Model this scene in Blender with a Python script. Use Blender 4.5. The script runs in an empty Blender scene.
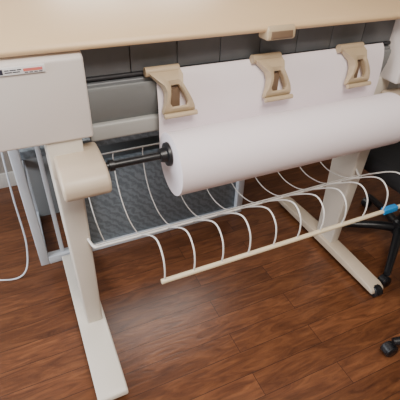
import bpy, bmesh, math, random
from mathutils import Vector, Matrix
random.seed(4)
S=bpy.context.scene
COL=S.collection

# ---------------- materials ----------------
def mat(name,col,rough=.5,metal=0,noise=0,scale=20,bump=0,spec=.5,coat=0,col2=None):
    m=bpy.data.materials.new(name); m.use_nodes=True
    nt=m.node_tree; b=nt.nodes['Principled BSDF']
    b.inputs['Roughness'].default_value=rough; b.inputs['Metallic'].default_value=metal
    b.inputs['Specular IOR Level'].default_value=spec
    b.inputs['Coat Weight'].default_value=coat
    tc=nt.nodes.new('ShaderNodeTexCoord'); n=nt.nodes.new('ShaderNodeTexNoise')
    n.inputs['Scale'].default_value=scale; n.inputs['Detail'].default_value=5
    nt.links.new(tc.outputs['Object'],n.inputs['Vector'])
    r=nt.nodes.new('ShaderNodeMix'); r.data_type='RGBA'
    c2=col2 if col2 else tuple(max(0,c*(1-noise)) for c in col)
    r.inputs[6].default_value=(*col,1); r.inputs[7].default_value=(*c2,1)
    nt.links.new(n.outputs['Fac'],r.inputs[0]); nt.links.new(r.outputs[2],b.inputs['Base Color'])
    if bump:
        bp=nt.nodes.new('ShaderNodeBump'); bp.inputs['Strength'].default_value=bump; bp.inputs['Distance'].default_value=.002
        nt.links.new(n.outputs['Fac'],bp.inputs['Height']); nt.links.new(bp.outputs['Normal'],b.inputs['Normal'])
    return m
M={}
M['cover']=mat('beige_plastic',(.76,.54,.31),.45,noise=.1,scale=3)
M['clamp']=mat('tan_plastic',(.54,.42,.27),.38,noise=.12,scale=12)
M['recess']=mat('recess_shade',(.20,.13,.08),.5,noise=.12,scale=12)  # dark brown that paints the shade inside recesses
M['brk']=mat('warm_grey_plastic',(.60,.49,.37),.4,noise=.12,scale=8)
M['house']=mat('grey_white_plastic',(.76,.70,.66),.45,noise=.06,scale=4)
M['stand']=mat('stand_paint',(.72,.66,.57),.4,noise=.08,scale=6)
M['dark']=mat('dark_platen',(.17,.18,.19),.32,noise=.2,scale=30)
M['seam']=mat('seam_dark',(.03,.03,.035),.6)
M['chute']=mat('chute_grey',(.22,.23,.23),.4,noise=.15,scale=6)
M['chute2']=mat('chute_light',(.42,.42,.40),.45,noise=.15,scale=6)
M['paper']=mat('paper',(.90,.82,.85),.75,noise=.02,scale=2,spec=.2)
M['black']=mat('black_plastic',(.012,.012,.014),.35,noise=.3)
M['fabric']=mat('black_fabric',(.012,.012,.014),.9,noise=.4,scale=200,bump=.5)
M['wire']=mat('white_wire',(.80,.77,.72),.35,noise=.1)
M['bar']=mat('cream_bar',(.82,.70,.48),.4,noise=.1)
M['blue']=mat('blue_label',(.02,.25,.6),.5)
M['orange']=mat('orange_label',(.85,.28,.04),.5,col2=(.55,.1,.25),scale=60)
M['ink']=mat('ink',(.03,.03,.05),.6)
M['label']=mat('label_white',(.8,.8,.8),.5)
M['white']=mat('white_frame',(.66,.70,.75),.4,noise=.1,scale=5)
M['wall']=mat('wall_paint',(.34,.30,.26),.85,noise=.08,scale=3,bump=.1)
M['ceil']=mat('ceiling_paint',(.75,.73,.7),.9)
M['trim']=mat('trim_paint',(.6,.57,.52),.5)

def quilt():
    m=mat('grey_woven',(.20,.235,.26),.6)
    nt=m.node_tree; b=nt.nodes['Principled BSDF']
    tc=nt.nodes.new('ShaderNodeTexCoord'); w=nt.nodes.new('ShaderNodeTexWave'); w.wave_type='BANDS'; w.bands_direction='DIAGONAL'
    w.inputs['Scale'].default_value=14; w.inputs['Distortion'].default_value=6; w.inputs['Detail'].default_value=3; w.inputs['Detail Scale'].default_value=3
    nt.links.new(tc.outputs['Object'],w.inputs['Vector'])
    r=nt.nodes.new('ShaderNodeValToRGB'); r.color_ramp.elements[0].color=(.14,.165,.185,1); r.color_ramp.elements[1].color=(.22,.255,.28,1)
    nt.links.new(w.outputs['Fac'],r.inputs[0]); nt.links.new(r.outputs[0],b.inputs['Base Color'])
    return m
M['quilt']=quilt()

def floor_mat():
    m=bpy.data.materials.new('wood_laminate'); m.use_nodes=True; nt=m.node_tree; b=nt.nodes['Principled BSDF']
    L=nt.links.new; N=nt.nodes.new
    tc=N('ShaderNodeTexCoord')
    br=N('ShaderNodeTexBrick'); br.offset=.37; br.inputs['Scale'].default_value=1
    br.inputs['Brick Width'].default_value=.9; br.inputs['Row Height'].default_value=.095
    br.inputs['Mortar Size'].default_value=.0012; br.inputs['Mortar Smooth'].default_value=.3
    br.inputs['Color1'].default_value=(0,0,0,1); br.inputs['Color2'].default_value=(1,1,1,1); br.inputs['Mortar'].default_value=(.5,.5,.5,1)
    L(tc.outputs['Object'],br.inputs['Vector'])
    mp=N('ShaderNodeMapping'); mp.inputs['Scale'].default_value=(4,24,1); L(tc.outputs['Object'],mp.inputs['Vector'])
    ad=N('ShaderNodeVectorMath'); ad.operation='ADD'; L(mp.outputs[0],ad.inputs[0])
    sc=N('ShaderNodeVectorMath'); sc.operation='SCALE'; sc.inputs['Scale'].default_value=13; L(br.outputs['Color'],sc.inputs[0]); L(sc.outputs[0],ad.inputs[1])
    n=N('ShaderNodeTexNoise'); n.inputs['Scale'].default_value=1.5; n.inputs['Detail'].default_value=9; n.inputs['Roughness'].default_value=.6; n.inputs['Distortion'].default_value=1.2; L(ad.outputs[0],n.inputs['Vector'])
    r=N('ShaderNodeValToRGB'); e=r.color_ramp.elements
    e[0].position=.25; e[0].color=(.060,.021,.010,1); e[1].position=.8; e[1].color=(.24,.095,.038,1)
    k=e.new(.5); k.color=(.138,.050,.021,1)
    L(n.outputs['Fac'],r.inputs[0])
    mx=N('ShaderNodeMix'); mx.data_type='RGBA'; mx.blend_type='MULTIPLY'; mx.inputs[0].default_value=1
    r2=N('ShaderNodeValToRGB'); r2.color_ramp.elements[0].color=(.78,.76,.74,1); r2.color_ramp.elements[1].color=(1.15,1.15,1.15,1)
    L(br.outputs['Color'],r2.inputs[0]); L(r.outputs[0],mx.inputs[6]); L(r2.outputs[0],mx.inputs[7])
    m2=N('ShaderNodeMix'); m2.data_type='RGBA'; L(br.outputs['Fac'],m2.inputs[0]); L(mx.outputs[2],m2.inputs[6]); m2.inputs[7].default_value=(.03,.012,.007,1)
    L(m2.outputs[2],b.inputs['Base Color'])
    b.inputs['Roughness'].default_value=.3
    bp=N('ShaderNodeBump'); bp.inputs['Strength'].default_value=.25; bp.inputs['Distance'].default_value=.003
    L(n.outputs['Fac'],bp.inputs['Height']); L(bp.outputs[0],b.inputs['Normal'])
    return m
M['floor']=floor_mat()

# ---------------- mesh helpers ----------------
def empty(name,loc=(0,0,0)):
    e=bpy.data.objects.new(name,None); e.location=loc; COL.objects.link(e); return e
def finish(bm,name,m,parent=None,smooth=False):
    bmesh.ops.recalc_face_normals(bm,faces=bm.faces)
    me=bpy.data.meshes.new(name); bm.to_mesh(me); bm.free()
    o=bpy.data.objects.new(name,me); COL.objects.link(o)
    me.materials.append(M[m])
    if smooth:
        for p in me.polygons: p.use_smooth=True
        try: me.set_sharp_from_angle(angle=math.radians(38))
        except Exception: pass
    if parent: o.parent=parent
    return o
def bevel(bm,w,seg=3,ang=30):
    es=[e for e in bm.edges if len(e.link_faces)==2 and e.calc_face_angle()>math.radians(ang)]
    if w>0: bmesh.ops.bevel(bm,geom=es,offset=w,segments=seg,affect='EDGES',profile=.5)
def box(name,x0,x1,y0,y1,z0,z1,m,parent=None,bv=.004,top=None):
    bm=bmesh.new(); 
    vs=[bm.verts.new(p) for p in [(x0,y0,z0),(x1,y0,z0),(x1,y1,z0),(x0,y1,z0),(x0,y0,z1),(x1,y0,z1),(x1,y1,z1),(x0,y1,z1)]]
    for f in [(0,1,2,3),(4,5,6,7),(0,1,5,4),(1,2,6,5),(2,3,7,6),(3,0,4,7)]: bm.faces.new([vs[i] for i in f])
    bmesh.ops.recalc_face_normals(bm,faces=bm.faces)
    bevel(bm,bv); return finish(bm,name,m,parent,bv>0)
def prism(name,prof,x0,x1,m,parent=None,bv=.004,seg=3,ang=30):
    bm=bmesh.new(); a=[bm.verts.new((x0,y,z)) for y,z in prof]; b=[bm.verts.new((x1,y,z)) for y,z in prof]
    n=len(prof); bm.faces.new(a); bm.faces.new(b[::-1])
    for i in range(n): bm.faces.new([a[i],a[(i+1)%n],b[(i+1)%n],b[i]])
    bmesh.ops.recalc_face_normals(bm,faces=bm.faces)
    bevel(bm,bv,seg,ang); return finish(bm,name,m,parent,True)
def smoothpts(P,n=8):
    P=[Vector(p) for p in P]; out=[]
    for i in range(len(P)-1):
        p0=P[max(i-1,0)];p1=P[i];p2=P[i+1];p3=P[min(i+2,len(P)-1)]
        for k in range(n):
            t=k/n
            out.append(.5*((2*p1)+(p2-p0)*t+(2*p0-5*p1+4*p2-p3)*t*t+(3*p1-p0-3*p2+p3)*t**3))
    out.append(P[-1]); return out
def tube_bm(bm,pts,r,seg=10):
    pts=[Vector(p) for p in pts]; rings=[]; up=None
    for i,p in enumerate(pts):
        t=(pts[min(i+1,len(pts)-1)]-pts[max(i-1,0)]).normalized()
        if up is None:
            up=Vector((0,0,1)) if abs(t.z)<.9 else Vector((1,0,0))
        u=(up-t*up.dot(t)).normalized(); v=t.cross(u); up=u
        rr=r[i] if isinstance(r,(list,tuple)) else r
        rings.append([bm.verts.new(p+rr*(math.cos(a)*u+math.sin(a)*v)) for a in [2*math.pi*k/seg for k in range(seg)]])
    for i in range(len(rings)-1):
        for k in range(seg): bm.faces.new([rings[i][k],rings[i][(k+1)%seg],rings[i+1][(k+1)%seg],rings[i+1][k]])
    bm.faces.new(rings[0][::-1]); bm.faces.new(rings[-1])
def tubes(name,lst,m,parent=None,seg=10):
    bm=bmesh.new()
    for pts,r in lst: tube_bm(bm,pts,r,seg)
    return finish(bm,name,m,parent,True)
def lathe(name,prof,m,parent=None,loc=(0,0,0),axis='Z',seg=48):
    bm=bmesh.new(); rings=[]
    for r,h in prof:
        ring=[]
        for k in range(seg):
            a=2*math.pi*k/seg; c,s=r*math.cos(a),r*math.sin(a)
            p=(c,s,h) if axis=='Z' else ((h,c,s) if axis=='X' else (c,h,s))
            ring.append(bm.verts.new(Vector(p)+Vector(loc)))
        rings.append(ring)
    for i in range(len(rings)-1):
        for k in range(seg): bm.faces.new([rings[i][k],rings[i][(k+1)%seg],rings[i+1][(k+1)%seg],rings[i+1][k]])
    if prof[0][0]>0: bm.faces.new(rings[0])
    if prof[-1][0]>0: bm.faces.new(rings[-1])
    bmesh.ops.remove_doubles(bm,verts=bm.verts,dist=1e-6)
    return finish(bm,name,m,parent,True)
def arc(cy,cz,r,a0,a1,n):
    return [(cy+r*math.cos(math.radians(a0+(a1-a0)*i/n)),cz+r*math.sin(math.radians(a0+(a1-a0)*i/n))) for i in range(n+1)]

# ---------------- room ----------------
RX0,RX1,RY0,RY1,RZ=-1.9,3.0,-1.6,2.35,2.5
box('floor',RX0,RX1,RY0,RY1,-.05,0,'floor',bv=0)
box('ceiling',RX0,RX1,RY0,RY1,RZ,RZ+.05,'ceil',bv=0)
wb=empty('wall_back')
BX0,BX1,BZ0,BZ1=.15,1.25,1.25,2.15
box('below',RX0,RX1,RY1,RY1+.1,0,BZ0,'wall',wb,bv=0); box('above',RX0,RX1,RY1,RY1+.1,BZ1,RZ,'wall',wb,bv=0)
box('left_part',RX0,BX0,RY1,RY1+.1,BZ0,BZ1,'wall',wb,bv=0); box('right_part',BX1,RX1,RY1,RY1+.1,BZ0,BZ1,'wall',wb,bv=0)
w2=empty('rear_sheen_window')  # out-of-view window, added so the floor catches a soft sheen
for n,a in {'sill':(BX0-.04,BX1+.04,BZ0-.04,BZ0+.02),'head':(BX0-.04,BX1+.04,BZ1-.02,BZ1+.04),'jamb_1':(BX0-.05,BX0+.02,BZ0,BZ1),'jamb_2':(BX1-.02,BX1+.05,BZ0,BZ1),'mullion':(.68,.72,BZ0,BZ1)}.items():
    box(n,a[0],a[1],RY1-.03,RY1+.06,a[2],a[3],'trim',w2,bv=.004)
box('wall_front',RX0,RX1,RY0-.1,RY0,0,RZ,'wall',bv=0)
box('wall_right',RX1,RX1+.1,RY0,RY1,0,RZ,'wall',bv=0)
wl=empty('wall_left')
def wbox(n,y0,y1,z0,z1): box(n,RX0-.1,RX0,y0,y1,z0,z1,'wall',wl,bv=0)
wbox('below',RY0,RY1,0,.85); wbox('above',RY0,RY1,2.1,RZ); wbox('near',RY0,.3,.85,2.1); wbox('far',1.7,RY1,.85,2.1)
w1=empty('window_1')
for n,a in {'sill':(.26,1.74,.81,.87),'head':(.26,1.74,2.08,2.14),'jamb_1':(.24,.31,.85,2.1),'jamb_2':(1.69,1.76,.85,2.1),'mullion':(.98,1.02,.86,2.1)}.items():
    box(n,RX0-.06,RX0+.03,*a,'trim',w1,bv=.004)
box('baseboard_back',RX0,RX1,RY1-.015,RY1,0,.1,'trim')
box('baseboard_right',RX1-.015,RX1,RY0,RY1,0,.1,'trim')
box('baseboard_left',RX0,RX0+.015,RY0,RY1,0,.1,'trim')

# ---------------- plotter ----------------
P=empty('large_format_plotter')
XL,XR=-.17,1.56
IL,IR=.163,1.325
CT=1.146
hp=[(1.05,.905),(1.50,.905),(1.52,.94),(1.52,CT-.006),(1.05+.02,CT),(1.045,CT-.014)]
prism('housing_left',hp,XL,IL,'house',P,bv=.008)
prism('housing_right',hp,IR,XR,'house',P,bv=.008)
cp=[(1.048,CT+.001),(1.042,CT+.012),(1.050,CT+.024),(1.09,CT+.038),(1.16,CT+.056),(1.26,CT+.075),(1.38,CT+.086),(1.50,CT+.083),(1.54,CT+.06),(1.545,CT+.014),(1.545,CT+.001)]
prism('top_cover',cp,XL-.01,XR+.01,'cover',P,bv=.004,seg=2,ang=25)
prism('cover_handle',[(1.038,1.124),(1.034,1.132),(1.036,1.154),(1.046,1.166),(1.09,1.178),(1.09,1.124)],.70,.80,'clamp',P,bv=.006)
prism('slot_shade',[(1.0335,1.129),(1.0315,1.133),(1.0335,1.150),(1.04,1.152),(1.05,1.129)],.712,.788,'recess',P,bv=.001)  # solid dark piece, shade of the handle recess put into its colour
box('platen_back',IL,IR,1.15,1.19,1.02,CT,'seam',P,bv=0)
n=8; seg=(IR-IL)/n
for i in range(n):
    box('platen_segment_%d'%i,IL+i*seg+.0012,IL+(i+1)*seg-.0012,1.138,1.152,1.046,1.143,'dark',P,bv=.002)
tubes('platen_rail',[([(IL,1.137,1.040),(IR,1.137,1.040)],.006)],'seam',P)
box('platen_ledge',IL,IR,1.125,1.19,1.010,1.030,'dark',P,bv=.004)
ch=[(1.118,1.020),(1.116,1.01),(1.12,.97),(1.135,.92),(1.16,.88),(1.20,.85),(1.26,.84),(1.26,1.02)]
prism('media_chute',ch,IL,IR,'chute',P,bv=.002,ang=60)
box('chute_lip',IL,IR,1.13,1.17,.845,.90,'chute2',P,bv=.008)
box('body_core',IL,IR,1.2,1.5,.85,CT,'chute',P,bv=.005)
box('body_rear_beam',XL+.02,XR-.02,1.26,1.46,.80,.905,'seam',P,bv=.01)
def bracket(nm,x0,x1):
    pr=[(1.12,.785),(1.12,.858),(1.06,.862),(.985,.858),(.945,.842),(.930,.82),(.932,.79),(.948,.775),(1.06,.775)]
    return prism(nm,pr,x0,x1,'brk',P,bv=.010,seg=4,ang=15)
bracket('roll_bracket_left',.042,.174)
bracket('roll_bracket_right',1.335,1.45)
box('bracket_notch',.161,.177,.965,1.06,.80,.846,'seam',P,bv=.006)
def leg(nm,x0,x1):
    bm=bmesh.new()
    a=[(x0-.005,1.065,.79),(x1+.014,1.065,.79),(x1+.014,1.23,.79),(x0-.005,1.23,.79)]
    b=[(x0,1.085,.04),(x1,1.085,.04),(x1,1.20,.04),(x0,1.20,.04)]
    A=[bm.verts.new(p) for p in a];B=[bm.verts.new(p) for p in b]
    bm.faces.new(A);bm.faces.new(B[::-1])
    for i in range(4): bm.faces.new([A[i],A[(i+1)%4],B[(i+1)%4],B[i]])
    bmesh.ops.recalc_face_normals(bm,faces=bm.faces); bevel(bm,.008)
    finish(bm,nm,'stand',P,True)
leg('leg_left',.034,.096); leg('leg_right',1.268,1.318)
box('leg_cap_left',.03,.13,1.06,1.24,.785,.91,'stand',P,bv=.005)
box('leg_cap_right',1.30,1.38,1.125,1.24,.785,.91,'stand',P,bv=.005)
def foot(nm,x0,x1,m):
    pr=[(.760,.028),(.765,.046),(.79,.058),(1.05,.068),(1.25,.068),(1.50,.058),(1.545,.046),(1.55,.028)]
    prism(nm,pr,x0,x1,m,P,bv=.006)
foot('foot_left',0,.108,'stand'); foot('foot_right',1.25,1.325,'brk')
def caster(nm,x,y,par,m='black',r=.026):
    lathe(nm+'_wheel_a',[(0,-.022),(r*.8,-.022),(r,-.018),(r,-.006),(r*.8,-.003),(0,-.003)],m,par,(x,y,r),'X',28)
    lathe(nm+'_wheel_b',[(0,.003),(r*.8,.003),(r,.006),(r,.018),(r*.8,.022),(0,.022)],m,par,(x,y,r),'X',28)
    bm=bmesh.new(); 
    pts=[(y+ r*1.12*math.cos(t),r+r*1.12*math.sin(t)) for t in [math.pi*k/10 for k in range(11)]]
    a=[bm.verts.new((x-.012,p[0],p[1])) for p in pts];b=[bm.verts.new((x+.012,p[0],p[1])) for p in pts]
    for i in range(10): bm.faces.new([a[i],a[i+1],b[i+1],b[i]])
    bm.faces.new(a);bm.faces.new(b[::-1]); finish(bm,nm+'_hood',m,par,True)
caster('caster_left_front',.05,.83,P,r=.024); caster('caster_right_front',1.29,.775,P,r=.027)
for nm,x in (('left',.05),('right',1.29)): caster('caster_%s_rear'%nm,x,1.51,P,r=.024)

LB=empty('maker_label'); LB.parent=P
dz=.012
def lab(n,x0,x1,z0,z1,m): box(n,x0,x1,1.040,1.0475,z0+dz,z1+dz,m,LB,bv=.0006)
lab('plate',-.045,.068,1.096,1.114,'label')
def ink(n,x0,x1,z0,z1,m): box(n,x0,x1,1.0390,1.0405,z0+.007+dz,z1+.007+dz,m,LB,bv=0)
ink('logo',-.040,-.028,1.092,1.104,'ink')
for i,(a,b) in enumerate([(-.024,-.014),(-.012,.002),(.004,.014)]): ink('word_%d'%i,a,b,1.0995,1.1015,'ink')
for i,(a,b) in enumerate([(-.024,-.008),(-.006,.010)]): ink('subword_%d'%i,a,b,1.0945,1.0965,'ink')
ink('stripe',.018,.062,1.0955,1.102,'orange')
for i in range(4): ink('stripe_word_%d'%i,.020+i*.011,.028+i*.011,1.0915,1.0932,'ink')

# media clamps: sculpted open levers
def clamp(nm,xc):
    e=empty(nm); e.parent=P
    def pt(s,t,h):
        y=1.118-.030*t-.006*math.sin(math.pi*t); z=1.052-.136*t
        return Vector((xc+s*1.08+.034*t, y-h*.9, z+h*.45))
    outer=[(-.050,-.02),(.030,-.02),(.042,.03),(.042,.14),(.028,.26),(.036,.5),(.046,.72),(.052,.90),(.050,.98),(.040,1.0),(-.040,1.0),(-.050,.97),(-.048,.88),(-.036,.72),(-.026,.5),(-.028,.30),(-.048,.17),(-.058,.10),(-.058,.02)]
    inner=[(-.006,.36),(.018,.36),(.026,.55),(.032,.74),(.028,.82),(-.018,.82),(-.022,.74),(-.012,.55)]
    c=Vector((.006,.6))
    def ray(poly,a):
        d=Vector((math.cos(a)*.05,math.sin(a)*.45)); best=None
        for i in range(len(poly)):
            p=Vector(poly[i]);q=Vector(poly[(i+1)%len(poly)]); e_=q-p
            den=d.x*e_.y-d.y*e_.x
            if abs(den)<1e-9: continue
            w=p-c; t=(w.x*e_.y-w.y*e_.x)/den; u=(w.x*d.y-w.y*d.x)/den
            if t>0 and -1e-6<=u<=1+1e-6: best=t if best is None else max(best,t)
        return c+d*best
    N=72; bm=bmesh.new()
    def hh(t):
        t=min(max(t,0),1); return .012+.030*math.sin(math.pi*t)**.8*(1-.35*t)
    def ring(poly,f,k0=1.0):
        r=[]
        for k in range(N):
            p=ray(poly,2*math.pi*k/N); q=c+(p-c)*k0
            r.append(bm.verts.new(pt(q.x,q.y,f(q.y))))
        return r
    L=[ring(outer,lambda t:.003),ring(outer,lambda t:hh(t)*.55),ring(outer,lambda t:hh(t)*.95,.93)]
    def mixring(f):
        r=[]
        for k in range(N):
            a=2*math.pi*k/N; p=ray(outer,a)*.25+ray(inner,a)*.75
            r.append(bm.verts.new(pt(p.x,p.y,f(p.y))))
        return r
    L+= [mixring(lambda t:hh(t)*.95), ring(inner,lambda t:hh(t)*.75), ring(inner,lambda t:.003)]
    for j in range(6):
        a,b=L[j],L[(j+1)%6]
        for k in range(N): bm.faces.new([a[k],a[(k+1)%N],b[(k+1)%N],b[k]])
    finish(bm,'lever','clamp',e,True)
    tubes('pivot',[([(xc-.062,1.112,1.050),(xc+.044,1.112,1.050)],.014)],'clamp',e,20)
    tubes('shoe',[([(xc-.020,1.068,.922),(xc+.088,1.068,.922)],.008)],'clamp',e,16)
    box('cavity_shade',xc+.000,xc+.040,1.090,1.097,.940,1.005,'recess',e,bv=.002)  # dark plate across the lever opening, paints the shade of a deep cavity
for i,x in enumerate((.403,.763,1.116)): clamp('media_clamp_%d'%(i+1),x)

# ---------------- paper roll ----------------
RC=(1.0,.793); RR=.100; X0,X1=.372,1.283
R=empty('paper_roll')
lathe('roll_body',[(.032,0),(.032,0),(.090,0.0),(RR,0.0015),(RR,X1-X0-.0015),(.090,X1-X0),(.032,X1-X0)],'paper',R,(X0,RC[0],RC[1]),'X',96)
shp=arc(RC[0],RC[1],RR+.0012,-60,8,10)+[]
shp=[(y,z) for y,z in shp]
shp+= [(1.100,.86),(1.098,.91),(1.101,.96),(1.106,1.00),(1.116,1.032),(1.128,1.046)]
sm=smoothpts([(0,y,z) for y,z in shp],4)
bm=bmesh.new(); nx=24; rows=[]
for p in sm: rows.append([bm.verts.new((X0+.003+(X1-X0-.006)*i/nx,p.y,p.z)) for i in range(nx+1)])
for j in range(len(rows)-1):
    for i in range(nx): bm.faces.new([rows[j][i],rows[j][i+1],rows[j+1][i+1],rows[j+1][i]])
finish(bm,'sheet','paper',R,True)
SP=empty('roll_spindle')
sy,sz=RC[0]+.006,RC[1]+.036
tubes('shaft',[([(.168,sy,sz),(.36,sy,sz)],.0115),([(1.29,sy,sz),(1.35,sy,sz)],.0115)],'black',SP,20)
tubes('shaft_collar',[([(.185,sy,sz),(.20,sy,sz)],.017)],'black',SP,24)
lathe('hub_left',[(0,-.030),(.020,-.030),(.024,-.012),(.036,-.010),(.038,-.002),(0,-.002)],'black',SP,(X0-.001,sy,sz),'X',36)
lathe('hub_right',[(0,.002),(.038,.002),(.038,.010),(.02,.012),(.02,.02),(0,.02)],'black',SP,(X1,sy,sz),'X',36)

# ---------------- wire basket ----------------
B=empty('wire_paper_basket')
wl_=[]
wr=.0028
fxs=[.272+i*.0985 for i in range(11)]
for x in fxs:
    pts=smoothpts([(x,.800,.515),(x,.795,.56),(x,.805,.605),(x,.840,.632),(x,.885,.622),(x,.96,.57),(x,1.03,.514)],6)
    wl_.append((pts,wr))
for i in range(10):
    x=.15+i*.12
    pts=smoothpts([(x,1.03,.514),(x,1.10,.475),(x,1.20,.46),(x,1.29,.49),(x,1.345,.56),(x,1.36,.64),(x,1.35,.67)],6)
    wl_.append((pts,.0022))
tubes('hoops',wl_,'wire',B,8)
tubes('rails',[([(.105,1.03,.511),(1.27,1.03,.511)],.004),([(.105,1.06,.494),(1.27,1.06,.494)],.0025),([(.13,1.352,.672),(1.25,1.352,.672)],.003)],'wire',B,10)
tubes('front_rail',[([(.262,.80,.512),(1.275,.80,.512)],.0085)],'bar',B,12)
box('rail_tag',1.165,1.235,.789,.812,.502,.524,'blue',B,bv=.002)
tubes('side_hooks',[(smoothpts([(.09,1.09,.53),(.105,1.05,.505),(.12,1.03,.511)],6),.005),(smoothpts([(1.28,1.09,.53),(1.275,1.05,.505),(1.26,1.03,.511)],6),.005)],'wire',B,8)

# ---------------- framed cabinet behind ----------------
C=empty('fabric_panel_cabinet')
def fb(n,*a,m='white',bv=.004): box(n,*a,m,C,bv=bv)
fb('post_left',-.10,-.06,1.56,1.60,0,.70)
fb('post_left_rear',-.10,-.06,1.96,2.0,0,.70)
fb('post_mid',.11,.15,1.56,1.60,0,.70)
fb('post_right',.98,1.02,1.56,1.60,0,.60)
fb('rail_bottom_left',-.06,.11,1.56,1.60,.0,.045)
fb('rail_top_left',-.06,.11,1.56,1.60,.66,.70)
fb('rail_bottom',.15,.98,1.565,1.60,.0,.035)
fb('side_bottom',-.10,-.06,1.60,1.96,.0,.04)
fb('side_mid',-.095,-.065,1.60,1.96,.36,.40)
fb('side_top',-.10,-.06,1.60,1.96,.66,.70)
fb('inner_bar',.0,.02,1.575,1.59,.045,.66)
fb('grey_panel',.15,.98,1.585,1.61,.035,.50,m='quilt',bv=.003)
fb('dark_back',-.06,.98,1.93,1.96,.02,.60,m='chute')
fb('top_board',-.10,1.02,1.62,2.0,.56,.60,m='quilt')
cb=smoothpts([(-.12,1.545,.98),(-.12,1.60,.75),(-.135,1.62,.40),(-.14,1.58,.12),(-.20,1.52,.008),(-.40,1.60,.006),(-.75,1.85,.006),(-.95,2.2,.006)],8)
tubes('power_cable',[(cb,.004)],'white')

# ---------------- office chairs ----------------
def chair(nm,cx,cy,rot,spin,r=.345,sw=.46):
    E=empty(nm,(cx,cy,0)); E.rotation_euler=(0,0,rot)
    arms=[]
    for k in range(5):
        a=spin-rot+2*math.pi*k/5; c,s=math.cos(a),math.sin(a)
        pts=[(0.03*c,0.03*s,.115),(.12*c,.12*s,.112),(.7*r*c,.7*r*s,.095),(r*c,r*s,.078)]
        arms.append((smoothpts(pts,4),[.026-.0009*i for i in range(13)]))
        caster('caster_%d'%k,r*c,r*s,E,r=.028)
    tubes('star_base',arms,'black',E,12)
    lathe('gas_column',[(.0,.09),(.042,.09),(.042,.16),(.028,.17),(.026,.33),(.016,.335),(.016,.44),(0,.44)],'black',E,seg=28)
    bm=bmesh.new(); bmesh.ops.create_cube(bm,size=1)
    bmesh.ops.scale(bm,vec=(sw,sw,.085),verts=bm.verts); bevel(bm,.035,5)
    for v in bm.verts:
        v.co.z+=.48+ .25*(v.co.x**2+v.co.y**2) - (.15*v.co.y**2)
    finish(bm,'seat','fabric',E,True)
    bm=bmesh.new(); g=[]
    for side in (0,1):
        gg=[]
        for j in range(13):
            row=[]
            for i in range(13):
                u=i/6-1; v=j/12
                w=.22*(1-.18*abs(2*v-1)**3)
                x=u*w; y=.23+.06*math.sin(v*2.5)-.05*u*u+ (.035 if side else 0)*(1-.5*u**6)
                row.append(bm.verts.new((x,y+.05*v,.58+.46*v)))
            gg.append(row)
        g.append(gg)
    for gg in g:
        for j in range(12):
            for i in range(12): bm.faces.new([gg[j][i],gg[j][i+1],gg[j+1][i+1],gg[j+1][i]])
    for i in range(12):
        bm.faces.new([g[0][0][i],g[0][0][i+1],g[1][0][i+1],g[1][0][i]]); bm.faces.new([g[0][12][i],g[0][12][i+1],g[1][12][i+1],g[1][12][i]])
        bm.faces.new([g[0][i][0],g[0][i+1][0],g[1][i+1][0],g[1][i][0]]); bm.faces.new([g[0][i][12],g[0][i+1][12],g[1][i+1][12],g[1][i][12]])
    finish(bm,'backrest','fabric',E,True)
    tubes('back_support',[(smoothpts([(0,.02,.43),(0,.2,.43),(0,.31,.47),(0,.32,.62),(0,.335,.8)],6),.018)],'black',E,12)
    ar=[]
    for sx in (-1,1):
        ar.append((smoothpts([(sx*.1,.02,.44),(sx*.25,.02,.45),(sx*.28,.02,.52),(sx*.27,.0,.68)],6),.014))
        ar.append((smoothpts([(sx*.27,-.14,.685),(sx*.275,0,.695),(sx*.27,.13,.69)],6),.022))
    tubes('armrests',ar,'black',E,12)
    return E
chair('office_chair',1.640,1.0,math.radians(-90),math.radians(216),r=.335,sw=.53)
chair('office_chair',1.435,.39,math.radians(-95),math.radians(158))

# ---------------- lights ----------------
def area(name,loc,rot,size,sy_,e,col):
    l=bpy.data.lights.new(name,'AREA'); l.shape='RECTANGLE'; l.size=size; l.size_y=sy_; l.energy=e; l.color=col
    o=bpy.data.objects.new(name,l); o.location=loc; o.rotation_euler=rot; COL.objects.link(o); return o
area('window_daylight',(RX0-.12,1.0,1.48),(0,math.radians(-90),0),1.2,1.35,95,(.88,.93,1.0))
area('rear_sheen_light',(.70,RY1+.12,1.70),(math.radians(-90),0,0),1.05,.85,26,(1.0,.95,.88))  # added light behind the plotter for sheen and backlight on the floor
area('ceiling_lamp_light',(.3,-.3,2.44),(0,0,0),.9,.9,60,(1,.93,.85))
LF=empty('ceiling_lamp')
for n,a in {'side_1':(-.18,-.15,-.78,.18),'side_2':(.75,.78,-.78,.18),'side_3':(-.15,.75,-.78,-.75),'side_4':(-.15,.75,.15,.18)}.items():
    box(n,a[0],a[1],a[2],a[3],2.43,2.5,'trim',LF,bv=.003)
w=bpy.data.worlds.new('World'); S.world=w; w.use_nodes=True
w.node_tree.nodes['Background'].inputs[0].default_value=(.7,.8,1,1); w.node_tree.nodes['Background'].inputs[1].default_value=.8

# ---------------- camera ----------------
cam=bpy.data.cameras.new('camera'); co=bpy.data.objects.new('camera',cam); COL.objects.link(co)
cam.lens=36; cam.sensor_width=36; cam.clip_start=.02
fwd=Vector((.346,.722,-.595)).normalized(); right=Vector((.908,-.419,.030)); right=(right-fwd*right.dot(fwd)).normalized(); up=right.cross(fwd)
mw=Matrix((right,up,-fwd)).transposed().to_4x4(); mw.translation=Vector((0,0,1.45)); co.matrix_world=mw
S.camera=co
